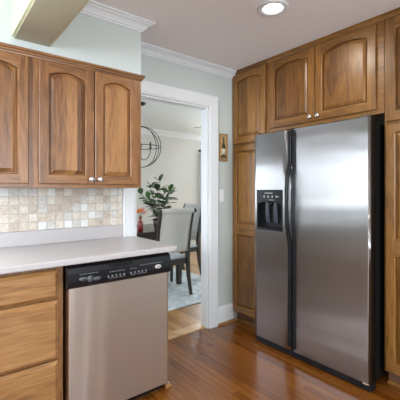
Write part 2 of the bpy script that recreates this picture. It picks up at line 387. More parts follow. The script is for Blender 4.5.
# door casing and jamb
def casing_prof(bm, path_in, w):
    pass
bm = bmesh.new(); cw = 0.108
sw = [(0.0, 0.014), (0.010, 0.016), (0.016, 0.020), (cw-0.02, 0.024), (cw-0.008, 0.026), (cw, 0.018)]   # distance from the opening edge, thickness
def ring(off): return [(OX0-off, 0.0), (OX0-off, OZ+off), (OX1+off, OZ+off), (OX1+off, 0.0)]
for yw, sg in ((YW, -1), (YW+TH, 1)):
    prev = None
    rows = [[bm.verts.new((x, yw, z)) for x, z in ring(0.004)]]
    for o_, t_ in sw: rows.append([bm.verts.new((x, yw+sg*t_, z)) for x, z in ring(o_+0.004)])
    rows.append([bm.verts.new((x, yw, z)) for x, z in ring(cw+0.004)])
    for a, b in zip(rows, rows[1:]):
        for k in range(3): bm.faces.new((a[k], a[k+1], b[k+1], b[k]))
box(bm, OX1-0.012, OX1, YW, YW+TH, 0, OZ); box(bm, OX0, OX0+0.012, YW, YW+TH, 0, OZ); box(bm, OX0+.012, OX1-.012, YW, YW+TH, OZ-0.012, OZ)
struct('door_1', bm, white, 'white cased doorway opening to the dining room')
BP = [(0, 0.0), (0.016, 0.0), (0.016, 0.125), (0.012, 0.135), (0.013, 0.145), (0.006, 0.158), (0.004, 0.172), (0, 0.172)]
bm = bmesh.new(); sweep(bm, BP, [(OX1+cw+.004, YW), (XF-.002, YW)])
struct('baseboard_back', bm, white, 'tall white baseboard right of the doorway')
bm = bmesh.new(); sweep(bm, [(0.016, 0), (0.034, 0), (0.033, 0.010), (0.028, 0.017), (0.016, 0.020)], [(OX1+cw+.004, YW), (XF+0.05, YW)])
struct('trim_4', bm, draw_h, 'oak shoe moulding at the foot of the white baseboard')
bm = bmesh.new(); sweep(bm, BP, [(DXL, DY), (DXR, DY)])
struct('baseboard_dining', bm, white, 'white baseboard along the far dining room wall')
bm = bmesh.new(); sweep(bm, [(-0.06, 0.0), (-0.055, 0.007), (0.055, 0.007), (0.06, 0.0)], [(OX0, YW+0.08), (OX1, YW+0.08)])
struct('trim_5', bm, thresh_wood, 'pale wooden threshold strip in the doorway')

# ------------------------------------------------------------------ cabinet doors
def shape(t):
    t = abs(t)
    return 0 if t >= 1 else (1-t*t)
def outline(x0, x1, z0, z1, rise, ins, N=16):
    """counter-clockwise opening; the top edge is an eyebrow arch that peaks at z1"""
    x0 += ins; x1 -= ins; z0 += ins
    pts = [(x0, z0), (x1, z0)]
    if rise:
        c = (x0+x1)/2; hw = (x1-x0)/2
        for k in range(N+1):
            x = x1-(x1-x0)*k/N; pts.append((x, z1-ins-rise+rise*shape((x-c)/hw)))
    else: pts += [(x1, z1-ins), (x0, z1-ins)]
    return pts
def ring_faces(bm, la, ya, lb, yb, mi):
    A = [bm.verts.new((x, ya, z)) for x, z in la]; Bv = [bm.verts.new((x, yb, z)) for x, z in lb]
    n = len(A)
    for k in range(n):
        # upright sides use the upright grain slot
        k2 = (k+1) % n; upright = abs(la[k][0]-la[k2][0]) < 1e-6
        f = bm.faces.new((A[k], A[k2], Bv[k2], Bv[k])); f.material_index = mi[0] if upright else mi[1]
def panel_door(parent, x0, x1, z0, z1, mats, openings, st=0.050, t=0.02, knob=None, y=0.0, name='door', plabel=None):
    """door frame with arched openings (each zlo, zhi, rise), raised panels and knob; front face at y-t"""
    mv, mh, mp = mats; bm = bmesh.new(); yf = y-t; e = 0.004
    # outside edge
    outer = [(x0, z0), (x1, z0), (x1, z1), (x0, z1)]; inner = [(x0+e, z0+e), (x1-e, z0+e), (x1-e, z1-e), (x0+e, z1-e)]
    ring_faces(bm, outer, y, outer, yf+e, (0, 1)); ring_faces(bm, outer, yf+e, inner, yf, (0, 1))
    bm.faces.new([bm.verts.new((x, y-0.001, z)) for x, z in outer])
    def q(pts, mi): 
        f = bm.faces.new([bm.verts.new((x, yf, z)) for x, z in pts]); f.material_index = mi
    a0, a1 = x0+st, x1-st
    q([(x0+e, z0+e), (a0, z0+e), (a0, z1-e), (x0+e, z1-e)], 0); q([(a1, z0+e), (x1-e, z0+e), (x1-e, z1-e), (a1, z1-e)], 0)
    zlast = z0+e
    for (lo, hi, rise) in openings:
        q([(a0, zlast), (a1, zlast), (a1, lo), (a0, lo)], 1)
        op = outline(a0, a1, lo, hi, rise, 0)
        top = op[2:]
        if rise:
            for p, r in zip(top, top[1:]): q([(p[0], hi), (p[0], p[1]), (r[0], r[1]), (r[0], hi)], 1)
        zlast = hi
        ring_faces(bm, op, yf, outline(a0, a1, lo, hi, rise, 0.003), yf+0.001, (0, 1))
        ring_faces(bm, outline(a0, a1, lo, hi, rise, 0.003), yf+0.001, outline(a0, a1, lo, hi, rise, 0.006), yf+0.005, (0, 1))
        ring_faces(bm, outline(a0, a1, lo, hi, rise, 0.006), yf+0.005, outline(a0, a1, lo, hi, rise, 0.009), yf+0.0185, (0, 1))
    q([(a0, zlast), (a1, zlast), (a1, z1-e), (a0, z1-e)], 1)
    bmesh.ops.remove_doubles(bm, verts=bm.verts, dist=1e-5)
    d = obj(name, bm, [mv, mh], parent)
    for (lo, hi, rise) in openings:
        pb = bmesh.new()
        prof = [(0.009, 0.0185), (0.0135, 0.0185), (0.015, 0.011), (0.030, 0.004), (0.032, 0.001)]
        for (i0, d0), (i1, d1) in zip(prof, prof[1:]):
            ring_faces(pb, outline(a0, a1, lo, hi, rise, i0), yf+d0, outline(a0, a1, lo, hi, rise, i1), yf+d1, (0, 0))
        pb.faces.new([pb.verts.new((x, yf+0.001, z)) for x, z in outline(a0, a1, lo, hi, rise, 0.032)])
        bmesh.ops.remove_doubles(pb, verts=pb.verts, dist=1e-5)
        obj('raised_panel', pb, [mp], d)
    if knob:
        kb = bmesh.new(); lathe(kb, [(0.0075, -0.001), (0.006, 0.006), (0.006, 0.013), (0.014, 0.018), (0.0185, 0.023), (0.0170, 0.028), (0.009, 0.031), (0.001, 0.0315)], 20, (knob[0], yf, knob[1]), 'y')
        ko = obj('knob', kb, chrome, d); ko['label'] = 'round polished nickel knob'
    return d
oak = (oak_v, oak_h, oak_p); honey = (hon_v, hon_h, hon_p)

# wall cabinets (front faces towards -y; local origin at the front bottom left of the box)
def wall_cabinet(x0, x1, doors, label, endcrown, group='oak wall cabinets over the counter'):
    t = thing('wall_cabinet', label, 'cabinet', (x0, UF, 1.304), 0, group); W = x1-x0
    hgt = 2.070-1.304
    bm = bmesh.new(); box(bm, 0, W, 0, YW-UF-.002, 0.012, hgt, 0); box(bm, 0.0, W, 0, 0.019, 0, 0.012, 1); box(bm, W-.018, W, 0.019, YW-UF-.002, 0, 0.012, 0)
    obj('cabinet_body', bm, [oak_v, oak_h], t)
    cp = [(0, 0.745), (0.005, 0.745), (0.007, 0.753), (0.013, 0.756), (0.014, 0.765), (0.022, 0.770), (0.023, 0.782), (0, 0.782)]
    bm = bmesh.new(); path = [(0, 0), (W, 0)]
    if endcrown: path.append((W, YW-UF-.03))
    sweep(bm, [(o, z-0.003+.0) for o, z in cp], path)
    obj('top_molding', bm, oak_h, t)
    for (a, b, kx) in doors:
        panel_door(t, a-x0, b-x0, 0.022, 0.737, oak, [(0.022+0.050, 0.737-0.044, 0.028)], knob=(kx-x0, 0.053) if kx is not None else None)
    return t
wall_cabinet(0.463, UX1, [(0.490, 0.813, 0.790), (0.820, 1.120, 0.845)], 'two-door oak wall cabinet with paired nickel knobs, nearest the doorway', True)
wall_cabinet(0.082, 0.463, [(0.108, 0.436, 0.132)], 'oak wall cabinet cut off by the left edge, left of the knobbed pair of doors', False)

# fridge wall units: local x runs towards the camera (-y), local y into the wall
def fridge_wall(name, label, cat, ystart, z0=0, xf=XF): return thing(name, label, cat, (xf, ystart, z0), -PI/2)
DEP = XR-XF-.002
def top_mold(t, W, z=H):
    bm = bmesh.new(); prof = [(0, z-0.034), (0.004, z-0.034), (0.008, z-0.026), (0.012, z-0.024), (0.014, z-0.014), (0.022, z-0.009), (0.023, z-0.001), (0, z-0.001)]
    sweep(bm, prof, [(0, 0), (W, 0)]); obj('top_molding', bm, hon_h, t)
def tall_cabinet(label, ystart, W, lx, rx, group):
    t = fridge_wall('tall_cabinet', label, 'cabinet', ystart); t['group'] = group
    bm = bmesh.new(); box(bm, 0, W, 0, DEP, 0.098, H-.002)
    obj('cabinet_body', bm, hon_v, t)
    obj('toe_kick', B(0.001, W-.001, 0.055, DEP, 0.0, 0.098), plain('toe_kick_brown', (0.10, 0.045, 0.02), 0.6) if 'toe_kick_brown' not in bpy.data.materials else bpy.data.materials['toe_kick_brown'], t)
    sb = bmesh.new(); sweep(sb, [(0, 0), (0.018, 0), (0.017, 0.010), (0.010, 0.018), (0, 0.02)], [(0.001, 0.055), (W-.001, 0.055)]); obj('shoe_molding', sb, hon_h, t)
    panel_door(t, lx, rx, 1.737, 2.408, honey, [(1.737+.058, 2.408-.045, 0.030)], st=0.052)
    panel_door(t, lx, rx, 0.112, 1.716, honey, [(0.165, 0.865, 0), (0.965, 1.664, 0)], st=0.052)
    top_mold(t, W)
    return t
tall_cabinet('tall oak pantry cabinet between the doorway wall and the refrigerator', YW-.002, 0.443, 0.014, 0.425, 'tall oak cabinets flanking the refrigerator')
tall_cabinet('tall oak cabinet right of the refrigerator, cut off by the right edge', 1.007, 0.50, 0.014, 0.485, 'tall oak cabinets flanking the refrigerator')
t = fridge_wall('overhead_cabinet', 'two-door oak cabinet mounted over the refrigerator with arched panels', 'cabinet', 2.0005)
W = 2.0005-1.010
bm = bmesh.new(); box(bm, 0, W, 0, DEP, 1.80, H-.002); obj('cabinet_body', bm, hon_h, t)
panel_door(t, 2.0005-1.973, 2.0005-1.522, 1.828, 2.408, honey, [(1.828+.058, 2.408-.045, 0.031)], st=0.055, knob=(2.0005-1.553, 1.862))
panel_door(t, 2.0005-1.516, 2.0005-1.058, 1.828, 2.408, honey, [(1.828+.058, 2.408-.045, 0.031)], st=0.055, knob=(2.0005-1.485, 1.862))
top_mold(t, W)

# ------------------------------------------------------------------ refrigerator (local x towards the camera, y into the wall, front at y=0)
FX = 2.168; FW = 0.975
fr = thing('refrigerator', 'side-by-side stainless steel refrigerator with black handles and ice dispenser', 'refrigerator', (FX, 1.990, 0), -PI/2)
bm = bmesh.new(); box(bm, 0.012, FW-.022, 0.085, 0.745, 0.035, 1.735); obj('cabinet_body', bm, charcoal, fr, 0.004)
def steel_door(x0, x1, z0, z1, hole=None, th=0.072, r=0.013):
    xs = [(x0, th)]
    for k in range(7):
        a = PI/2*k/6; xs.append((x0+r-r*math.cos(a), r-r*math.sin(a)))
    if hole: xs += [(hole[0], 0), (hole[1], 0)]
    for k in range(7):
        a = PI/2*k/6; xs.append((x1-r+r*math.sin(a), r-r*math.cos(a)))
    xs.append((x1, th))
    zs = [z0] + ([hole[2], hole[3]] if hole else []) + [z1]
    bm = bmesh.new(); rows = []
    for i, z in enumerate(zs): rows.append([bm.verts.new((x, y, z)) for x, y in xs])
    # slightly eased top and bottom edges
    for a, b in zip(range(len(zs)), range(1, len(zs))):
        for k in range(len(xs)-1):
            if hole and a == 1 and abs(xs[k][0]-hole[0]) < 1e-9 and abs(xs[k+1][0]-hole[1]) < 1e-9: continue
            f = bm.faces.new((rows[a][k], rows[a][k+1], rows[b][k+1], rows[b][k])); f.smooth = True
            if k in (0, len(xs)-2): f.material_index = 1; f.smooth = False
        bm.faces.new((rows[a][-1], rows[a][0], rows[b][0], rows[b][-1]))
    bm.faces.new(rows[0]); bm.faces.new(rows[-1])
    return bm
SP = 0.388; D0, D1 = 0.062, 1.755
disp = (0.030, 0.298, 0.962, 1.292)
ld = obj('freezer_door', steel_door(0.0, SP-.005, D0, D1, disp), [steel_f, charcoal], fr); ld['label'] = 'narrow stainless freezer door with dispenser'
rd = obj('fridge_door', steel_door(SP+.005, FW, D0, D1), [steel_f, charcoal], fr); rd['label'] = 'wide stainless refrigerator door'
for p in (ld, rd):
    md = p.modifiers.new('n', 'WEIGHTED_NORMAL') ; md.keep_sharp = False
# dark strip between the doors
# handles: full-height black pulls that bow out and apart in the middle
def handle(parent, xc, sgn):
    bm = bmesh.new(); rows = []; N = 44
    for i in range(N+1):
        z = 0.09+(1.742-0.09)*i/N
        k = max(0.0, 1-abs((z-1.19)/0.34)**2.2); k = k*k*(3-2*k)
        out = 0.012+0.030*k; xo = xc+(0.006 if sgn > 0 else -0.010)*k
        hw = 0.0155; th = 0.020 if k > 0.02 else 0.014
        back = 0.0005 if k < 0.02 else max(0.0005, out-0.016)
        rows.append([bm.verts.new((xo+dx, -yy, z)) for dx, yy in ((-hw, back), (-hw, out*0.8), (-hw*0.6, out), (hw*0.6, out), (hw, out*0.8), (hw, back))])
    for a, b in zip(rows, rows[1:]):
        for j in range(6):
            f = bm.faces.new((a[j], a[(j+1)%6], b[(j+1)%6], b[j])); f.smooth = True
    bm.faces.new(rows[0]); bm.faces.new(rows[-1])
    h = obj('handle', bm, black_satin, parent); h['label'] = 'black bowed full-height door handle'
handle(ld, SP-.020, -1); handle(rd, SP+.022, 1)
# dispenser
x0, x1, z0, z1 = disp
dp = bmesh.new()
zc = 1.195
def fr_quad(b, p): b.faces.new([b.verts.new(q_) for q_ in p])
box(dp, x0, x1, -0.004, 0.02, zc, z1)                                  # control head
box(dp, x0, x0+.012, -0.004, 0.062, z0, zc); box(dp, x1-.012, x1, -0.004, 0.062, z0, zc)
box(dp, x0+.012, x1-.012, -0.004, 0.062, z0, z0+.018); box(dp, x0+.012, x1-.012, 0.055, 0.062, z0+.018, zc)
dpo = obj('dispenser', dp, black_satin, ld, 0.002); dpo['label'] = 'black ice and water dispenser recess'
bm = bmesh.new()      # arched brow over the recess
pts = [(x0+.012+(x1-x0-.024)*k/12, zc-0.016*(abs(k/6-1)**2)) for k in range(13)]
for (xa, za), (xb, zb) in zip(pts, pts[1:]):
    for yy in (-0.003, 0.02): bm.faces.new([bm.verts.new(p) for p in ((xa, yy, zc+.001), (xa, yy, za), (xb, yy, zb), (xb, yy, zc+.001))])
    bm.faces.new([bm.verts.new(p) for p in ((xa, -.003, za), (xb, -.003, zb), (xb, .02, zb), (xa, .02, za))])
obj('dispenser_brow', bm, black_satin, ld)
# things inside the recess hang from the head
for xx in (0.115, 0.200):
    bm = bmesh.new(); bar(bm, [((xx, 0.045, z0+.06), 0.020, 0.003), ((xx, 0.034, z0+.13), 0.022, 0.003), ((xx, 0.030, zc-.005), 0.012, 0.004)])
    obj('dispenser_paddle', bm, plain('smoke_paddle', (0.05, 0.06, 0.08), 0.15, coat=0.8) if 'smoke_paddle' not in bpy.data.materials else bpy.data.materials['smoke_paddle'], ld, 0.002)
bm = bmesh.new(); lathe(bm, [(0.016, zc-.03), (0.020, zc-.004), (0.001, zc-.003)], 16, (0.155, 0.03, 0)); obj('spout', bm, black_gloss, ld)
bm = bmesh.new()
for k in range(9): box(bm, x0+.025+k*.0255, x0+.034+k*.0255, 0.004, 0.05, z0+.018, z0+.022)
obj('drip_grille', bm, black_satin, ld)
bm = bmesh.new()     # printed icons and buttons on the control head
for k in range(4):
    cx = x0+.085+k*.042
    box(bm, cx-.007, cx-.001, -0.0052, -0.0038, 1.226, 1.246); box(bm, cx+.001, cx+.006, -0.0052, -0.0038, 1.231, 1.241)
box(bm, x0+.088, x0+.172, -0.0052, -0.0038, 1.262, 1.267); box(bm, x0+.13, x0+.19, -0.0052, -0.0038, 1.208, 1.211)
box(bm, x0+.215, x0+.235, -0.0052, -0.0038, 1.234, 1.238)
obj('control_buttons', bm, grey_mark, ld)
bm = bmesh.new(); box(bm, 0.004, FW-.004, 0.022, 0.085, 0.008, 0.058); 
for k in range(22): box(bm, 0.03+k*.042, 0.058+k*.042, 0.017, 0.022, 0.024, 0.046)
obj('base_grille', bm, black_satin, fr, 0.002)
for xx in (0.03, FW-.075):
    bm = bmesh.new(); box(bm, xx, xx+.045, 0.02, 0.11, 1.7355, 1.768); obj('hinge_cap', bm, black_satin, fr, 0.006)
for xx in (0.04, FW-.055):
    bm = bmesh.new(); lathe(bm, [(0.018, 0.0), (0.018, 0.007), (0.008, 0.009), (0.008, 0.036)], 14, (xx, 0.14, 0)); obj('foot', bm, black_satin, fr)
bm = bmesh.new(); box(bm, FW-.05, FW-.012, 0.004, 0.05, 0.049, 0.0615); obj('bottom_hinge', bm, chrome, fr, 0.003)
bm = bmesh.new(); box(bm, -0.045, 0.045, -0.02, 0.02, 0, 0.014)
tag(obj('tape_roll', bm, plain('blue_plastic', (0.03, 0.10, 0.42), 0.4), None, 0.003, loc=(2.285, 1.80, 1.7365), rot=(0,0,-PI/2)), 'small blue item lying on top of the refrigerator', 'small box').name = 'small_box'

# ------------------------------------------------------------------ countertop, drawers, dishwasher
CX1 = 1.262; CF = 1.815
ct = thing('countertop', 'pale grey speckled countertop with rounded front corner over the dishwasher', 'countertop', (0, CF, 0.896))
bm = bmesh.new(); r = 0.03; pts = [(-2.0, 0), (CX1-r, 0)]
for k in range(1, 7): a = PI/2*k/6; pts.append((CX1-r+r*math.sin(a), r-r*math.cos(a)))
D = YW-CF
pts += [(CX1, D-.03), (1.169, D-.03), (1.169, D-.001), (-2.0, D-.001)]
lo = [bm.verts.new((x, y, 0)) for x, y in pts]; hi = [bm.verts.new((x, y, 0.034)) for x, y in pts]
bm.faces.new(lo); bm.faces.new(hi)
for k in range(len(pts)): bm.faces.new((lo[k], lo[(k+1)%len(pts)], hi[(k+1)%len(pts)], hi[k]))
obj('worktop', bm, counter_m, ct, 0.007, 3)
bm = bmesh.new(); box(bm, -2.0, 1.168, D-.022, D-.001, 0.0335, 0.128); obj('upstand', bm, counter_m, ct, 0.004)
tb = B(0.06, 1.168, -0.009, 0, 0, 0.2805)
tag(obj('tile_backsplash', tb, tile_mat(), None, loc=(0, YW-.0005, 1.0243)), 'backsplash of small square tumbled stone tiles between counter and cabinets', 'backsplash')

BF = 1.878
def drawer_base(x0, x1, label):
    t = thing('drawer_cabinet', label, 'cabinet', (x0, BF, 0)); W = x1-x0
    bm = bmesh.new(); box(bm, 0, W, 0, YW-BF-.001, 0.10, 0.8955); obj('cabinet_body', bm, draw_v, t)
    obj('toe_kick', B(0.001, W-.001, 0.06, YW-BF-.001, 0, 0.0995), dark_in, t)
    for z0, z1 in ((0.725, 0.874), (0.409, 0.715), (0.112, 0.399)):
        a, b = 0.016, W-0.028; bm = bmesh.new(); yb, yf = 0, -0.022
        o1 = [(a, z0), (b, z0), (b, z1), (a, z1)]
        ins = lambda i: [(a+i, z0+i), (b-i, z0+i), (b-i, z1-i), (a+i, z1-i)]
        ring_faces(bm, o1, yb, o1, -0.016, (0, 0)); ring_faces(bm, o1, -0.016, ins(0.003), -0.018, (0, 0))
        ring_faces(bm, ins(.003), -0.018, ins(0.018), -0.029, (0, 0)); ring_faces(bm, ins(.018), -0.029, ins(0.0185), -0.032, (0, 0))
        bm.faces.new([bm.verts.new((x, -0.032, z)) for x, z in ins(0.0185)]); bm.faces.new([bm.verts.new((x, -.0005, z)) for x, z in o1])
        bmesh.ops.remove_doubles(bm, verts=bm.verts, dist=1e-5)
        obj('drawer', bm, draw_h, t)
    return t
drawer_base(-1.35, -0.70, 'light oak base cabinet with three drawers, under the added kitchen window')
drawer_base(-0.72+.02, -0.10, 'light oak base cabinet with three drawers, second from the dishwasher')
drawer_base(-0.10, 0.556, 'light oak base cabinet with three stacked drawers left of the dishwasher')

dw = thing('dishwasher', 'stainless steel dishwasher with a black control panel under the counter', 'dishwasher', (0.566, 1.84, 0)); W = 0.636
obj('cabinet_body', B(0.006, W-.006, 0.055, 0.58, 0.05, 0.89), charcoal, dw)
bm = bmesh.new(); xs = [0, 0.006, 0.010, W-.010, W-.006, W]; ys = [0.05, 0.010, 0, 0, 0.010, 0.05]
lo = [bm.verts.new((x, y, 0.056)) for x, y in zip(xs, ys)]; hi = [bm.verts.new((x, y, 0.764)) for x, y in zip(xs, ys)]
bm.faces.new(lo); bm.faces.new(hi)
for k in range(6): bm.faces.new((lo[k], lo[(k+1)%6], hi[(k+1)%6], hi[k]))
obj('door_panel', bm, steel_d, dw, 0.002)
bm = bmesh.new()      # control panel: gently bulged profile, with a grip slot
prof = [(0.03, 0.764), (-0.004, 0.766), (-0.012, 0.775), (-0.016, 0.80), (-0.014, 0.845), (-0.006, 0.872), (0.004, 0.883), (0.03, 0.885)]
rows = [[bm.verts.new((x, y, z)) for y, z in prof] for x in (-.002, W+.008)]
for k in range(len(prof)):
    f = bm.faces.new((rows[0][k], rows[0][(k+1)%len(prof)], rows[1][(k+1)%len(prof)], rows[1][k]))
bm.faces.new(rows[0]); bm.faces.new(rows[1])
cp_ = obj('control_panel', bm, black_gloss, dw, 0.003)
bm = bmesh.new()
for k in range(9): 
    a0 = PI*k/8; 
pts = [(0.235, 0.872), (0.245, 0.858), (0.275, 0.852), (0.335, 0.852), (0.365, 0.858), (0.375, 0.872)]
v = [bm.verts.new((x, -0.012, z)) for x, z in pts]; v2 = [bm.verts.new((x, -0.0195, z)) for x, z in pts]
bm.faces.new(v); bm.faces.new(v2)
for k in range(6): bm.faces.new((v[k], v[(k+1)%6], v2[(k+1)%6], v2[k]))
obj('grip_pocket', bm, black_satin, cp_, 0.001)
bm = bmesh.new()      # raised cycle cluster at the left end
for cx, cz, rx, rz in ((0.118, 0.808, 0.018, 0.018), (0.080, 0.812, 0.024, 0.012), (0.156, 0.803, 0.024, 0.011)):
    lathe(bm, [(1.0, 0.012), (1.0, 0.0185), (0.8, 0.021), (0.05, 0.022)], 20, (cx, 0, 0), 'y')
    for vv in bm.verts[:] if False else []: pass
for vv in bm.verts: pass
k = 0
vs = list(bm.verts); per = len(vs)//3
for i, (cx, cz, rx, rz) in enumerate(((0.118, 0.808, 0.018, 0.018), (0.080, 0.812, 0.024, 0.012), (0.156, 0.803, 0.024, 0.011))):
    for vv in vs[i*per:(i+1)*per]: vv.co = Vector((cx+(vv.co.x-cx)*rx, vv.co.y, cz+vv.co.z*rz))
obj('cycle_dial', bm, plain('dial_grey', (0.06, 0.065, 0.075), 0.25), cp_)
btn = None; bgm = plain('button_grey', (0.16, 0.17, 0.18), 0.35)
for x_ in [0.222+i*.024 for i in range(5)]+[0.362+i*.025 for i in range(5)]:
    if btn is None:
        bm = bmesh.new(); lathe(bm, [(0.0055, 0.014), (0.0055, 0.0185), (0.001, 0.019)], 12, (0, 0, 0.803), 'y')
        btn = obj('button', bm, bgm, cp_, loc=(x_, 0, 0))
    else:
        b_ = btn.copy(); C.objects.link(b_); b_.parent = cp_; b_.location = (x_, 0, 0)
rr = random.Random(3)      # small printed words, too fine to read
for xa, xb, z in ((0.062, 0.165, 0.836), (0.23, 0.325, 0.826), (0.36, 0.40, 0.826), (0.42, 0.575, 0.838), (0.225, 0.325, 0.790), (0.36, 0.47, 0.790)):
    bm = bmesh.new(); x = xa
    box(bm, xa, xb, -0.0150, -0.0135, z+.001, z+.0012)
    while x < xb:
        wd = rr.uniform(0.004, 0.010); box(bm, x, min(x+wd, xb), -0.0166, -0.0135 if z > .82 else -.0148, z, z+.0028); x += wd+rr.uniform(.004, .008)
    obj('panel_lettering', bm, print_m, cp_)
bm = bmesh.new(); lathe(bm, [(1, 0.0130), (1, 0.0178), (0.9, 0.0185), (0.02, 0.0186)], 24, (0, 0, 0), 'y')
for vv in bm.verts: vv.co = Vector((0.547+vv.co.x*0.022, vv.co.y-.001, 0.815+vv.co.z*0.012))
bd = obj('badge', bm, plain('silver_badge', (0.72, 0.72, 0.74), 0.3, 0.5), cp_); bd['label'] = 'small silver oval badge'
bm = bmesh.new(); box(bm, 0.535, 0.559, -0.0198, -0.0194, 0.8135, 0.8165); obj('badge_lettering', bm, charcoal, cp_)
obj('toe_panel', B(0.004, W-.004, 0.06, 0.075, 0.0, 0.0495), black_gloss, dw)
bm = bmesh.new(); box(bm, 0, 0.017, 0, YW-1.888-.03, 0, 0.8955)
ep = obj('end_panel', bm, draw_v, None, 0.001, loc=(1.2115, 1.888, 0)); tag(ep, 'thin oak end panel closing the counter run right of the dishwasher', 'panel')
bm = bmesh.new(); sweep(bm, [(0, 0), (0.018, 0), (0.017, 0.012), (0.010, 0.022), (0, 0.026)], [(-0.010, -0.0005), (0.0175, -.0005), (0.0175, 0.50)])
obj('shoe_molding', bm, draw_h, ep)

# ------------------------------------------------------------------ on the walls and ceiling
def downlight(x, y, label, group):
    t = thing('ceiling_light', label, 'ceiling light', (x, y, H), 0, group)
    bm = bmesh.new(); prof = [(0.062, 0.0), (0.062, -0.004), (0.070, -0.008), (0.088, -0.009), (0.098, -0.005), (0.100, 0.0)]
    seg = 40; rg = [[bm.verts.new((r_*math.cos(2*PI*k/seg), r_*math.sin(2*PI*k/seg), z_)) for k in range(seg)] for r_, z_ in prof]
    for a, b in zip(rg, rg[1:]):
        for k in range(seg): f = bm.faces.new((a[k], a[(k+1)%seg], b[(k+1)%seg], b[k])); f.smooth = True
    obj('trim_ring', bm, white, t)
    bm = bmesh.new(); lathe(bm, [(0.0615, -0.0005), (0.0615, -0.003), (0.045, -0.0055), (0.001, -0.0065)], 32); obj('lens', bm, lamp_glow, t)
    l = bpy.data.lights.new('lamp', 'AREA'); l.shape = 'DISK'; l.size = 0.11; l.energy = 6; l.color = (1.0, 0.93, 0.84)
    o = bpy.data.objects.new('lamp', l); C.objects.link(o); o.location = (0, 0, -0.012); o.parent = t
    return t
downlight(1.714, 1.415, 'lit round recessed ceiling light with white trim ring', None)
for x, y in ((1.4, -0.6), (-0.6, 0.6), (-0.6, -1.4)): downlight(x, y, 'lit round recessed ceiling light added unseen behind the viewpoint', 'added recessed lights behind the viewpoint')  # extra unseen lights, added to light the kitchen

pp = thing('wall_plaque', 'small narrow wooden wall plaque picturing a wine bottle', 'picture', (2.222, YW, 1.70))
obj('plaque_frame', (lambda b: (box(b, -.052, .052, -.012, 0, -.132, -.122), box(b, -.052, .052, -.012, 0, .122, .132), box(b, -.052, -.042, -.012, 0, -.122, .122), box(b, .042, .052, -.012, 0, -.122, .122), b)[-1])(bmesh.new()), plain('brass_brown', (0.30, 0.17, 0.06), 0.4), pp, 0.002)
obj('plaque_board', B(-.042, .042, -.007, 0, -.122, .122), plain('plaque_tan', (0.42, 0.28, 0.12), 0.6, noise=0.5, nscale=25), pp)
bm = bmesh.new(); lathe(bm, [(0.001, -.092), (0.021, -.09), (0.022, 0.0), (0.020, 0.018), (0.008, 0.042), (0.007, 0.085), (0.009, 0.088), (0.009, 0.098), (0.001, 0.099)], 20, sy=0.35)
obj('bottle_relief', bm, plain('bottle_green', (0.030, 0.045, 0.020), 0.3), pp, loc=(0, -.010, 0))
bm = bmesh.new(); lathe(bm, [(0.0225, -.070), (0.0228, -.012)], 20, sy=0.36); obj('bottle_label', bm, plain('cream_label', (0.60, 0.55, 0.45), 0.6), pp, loc=(0, -.010, 0))
grape = plain('grape', (0.08, 0.03, 0.05), 0.4)
for dx, dz in ((-.026, -.1), (-.018, -.105), (.022, -.1), (.030, -.093), (.026, -.085), (-.03, -.088)):
    bm = bmesh.new(); bmesh.ops.create_icosphere(bm, subdivisions=1, radius=0.007); obj('grape_relief', bm, grape, pp, loc=(dx, -.010, dz))
sw_ = thing('light_switch', 'white single rocker light switch plate on the sage wall', 'light switch', (2.203, YW, 1.235))
obj('plate', B(-.030, .030, -.006, 0, -.060, .060), white, sw_, 0.002)
obj('rocker', B(-.012, .012, -.010, -.006, -.026, .026), white, sw_, 0.002)

# ------------------------------------------------------------------ dining room
o = obj('rug', B(0.7, 3.17, 3.05, 5.2, 0.0, 0.010), rug_m, None, 0.004); tag(o, 'pale blue-grey distressed area rug under the dining table', 'rug')
tb = thing('dining_table', 'dark espresso dining table standing on the rug under the orb chandelier', 'table', (1.86, 4.22, 0.010))
obj('tabletop', B(-.88, .88, -.47, .47, .715, .75), dark_wood, tb, 0.006)
obj('apron', (lambda b: (box(b, -.80, .80, -.40, -.375, .63, .7145), box(b, -.80, .80, .375, .40, .63, .7145), box(b, -.80, -.775, -.375, .375, .63, .7145), box(b, .775, .80, -.375, .375, .63, .7145), b)[-1])(bmesh.new()), dark_wood, tb)
for sx in (-1, 1):
    for sy in (-1, 1):
        bm = bmesh.new(); bar(bm, [((sx*.80, sy*.40, 0), .028, .028), ((sx*.80, sy*.40, .60), .040, .040), ((sx*.80, sy*.40, .7145), .040, .040)]); obj('leg', bm, dark_wood, tb, 0.004)

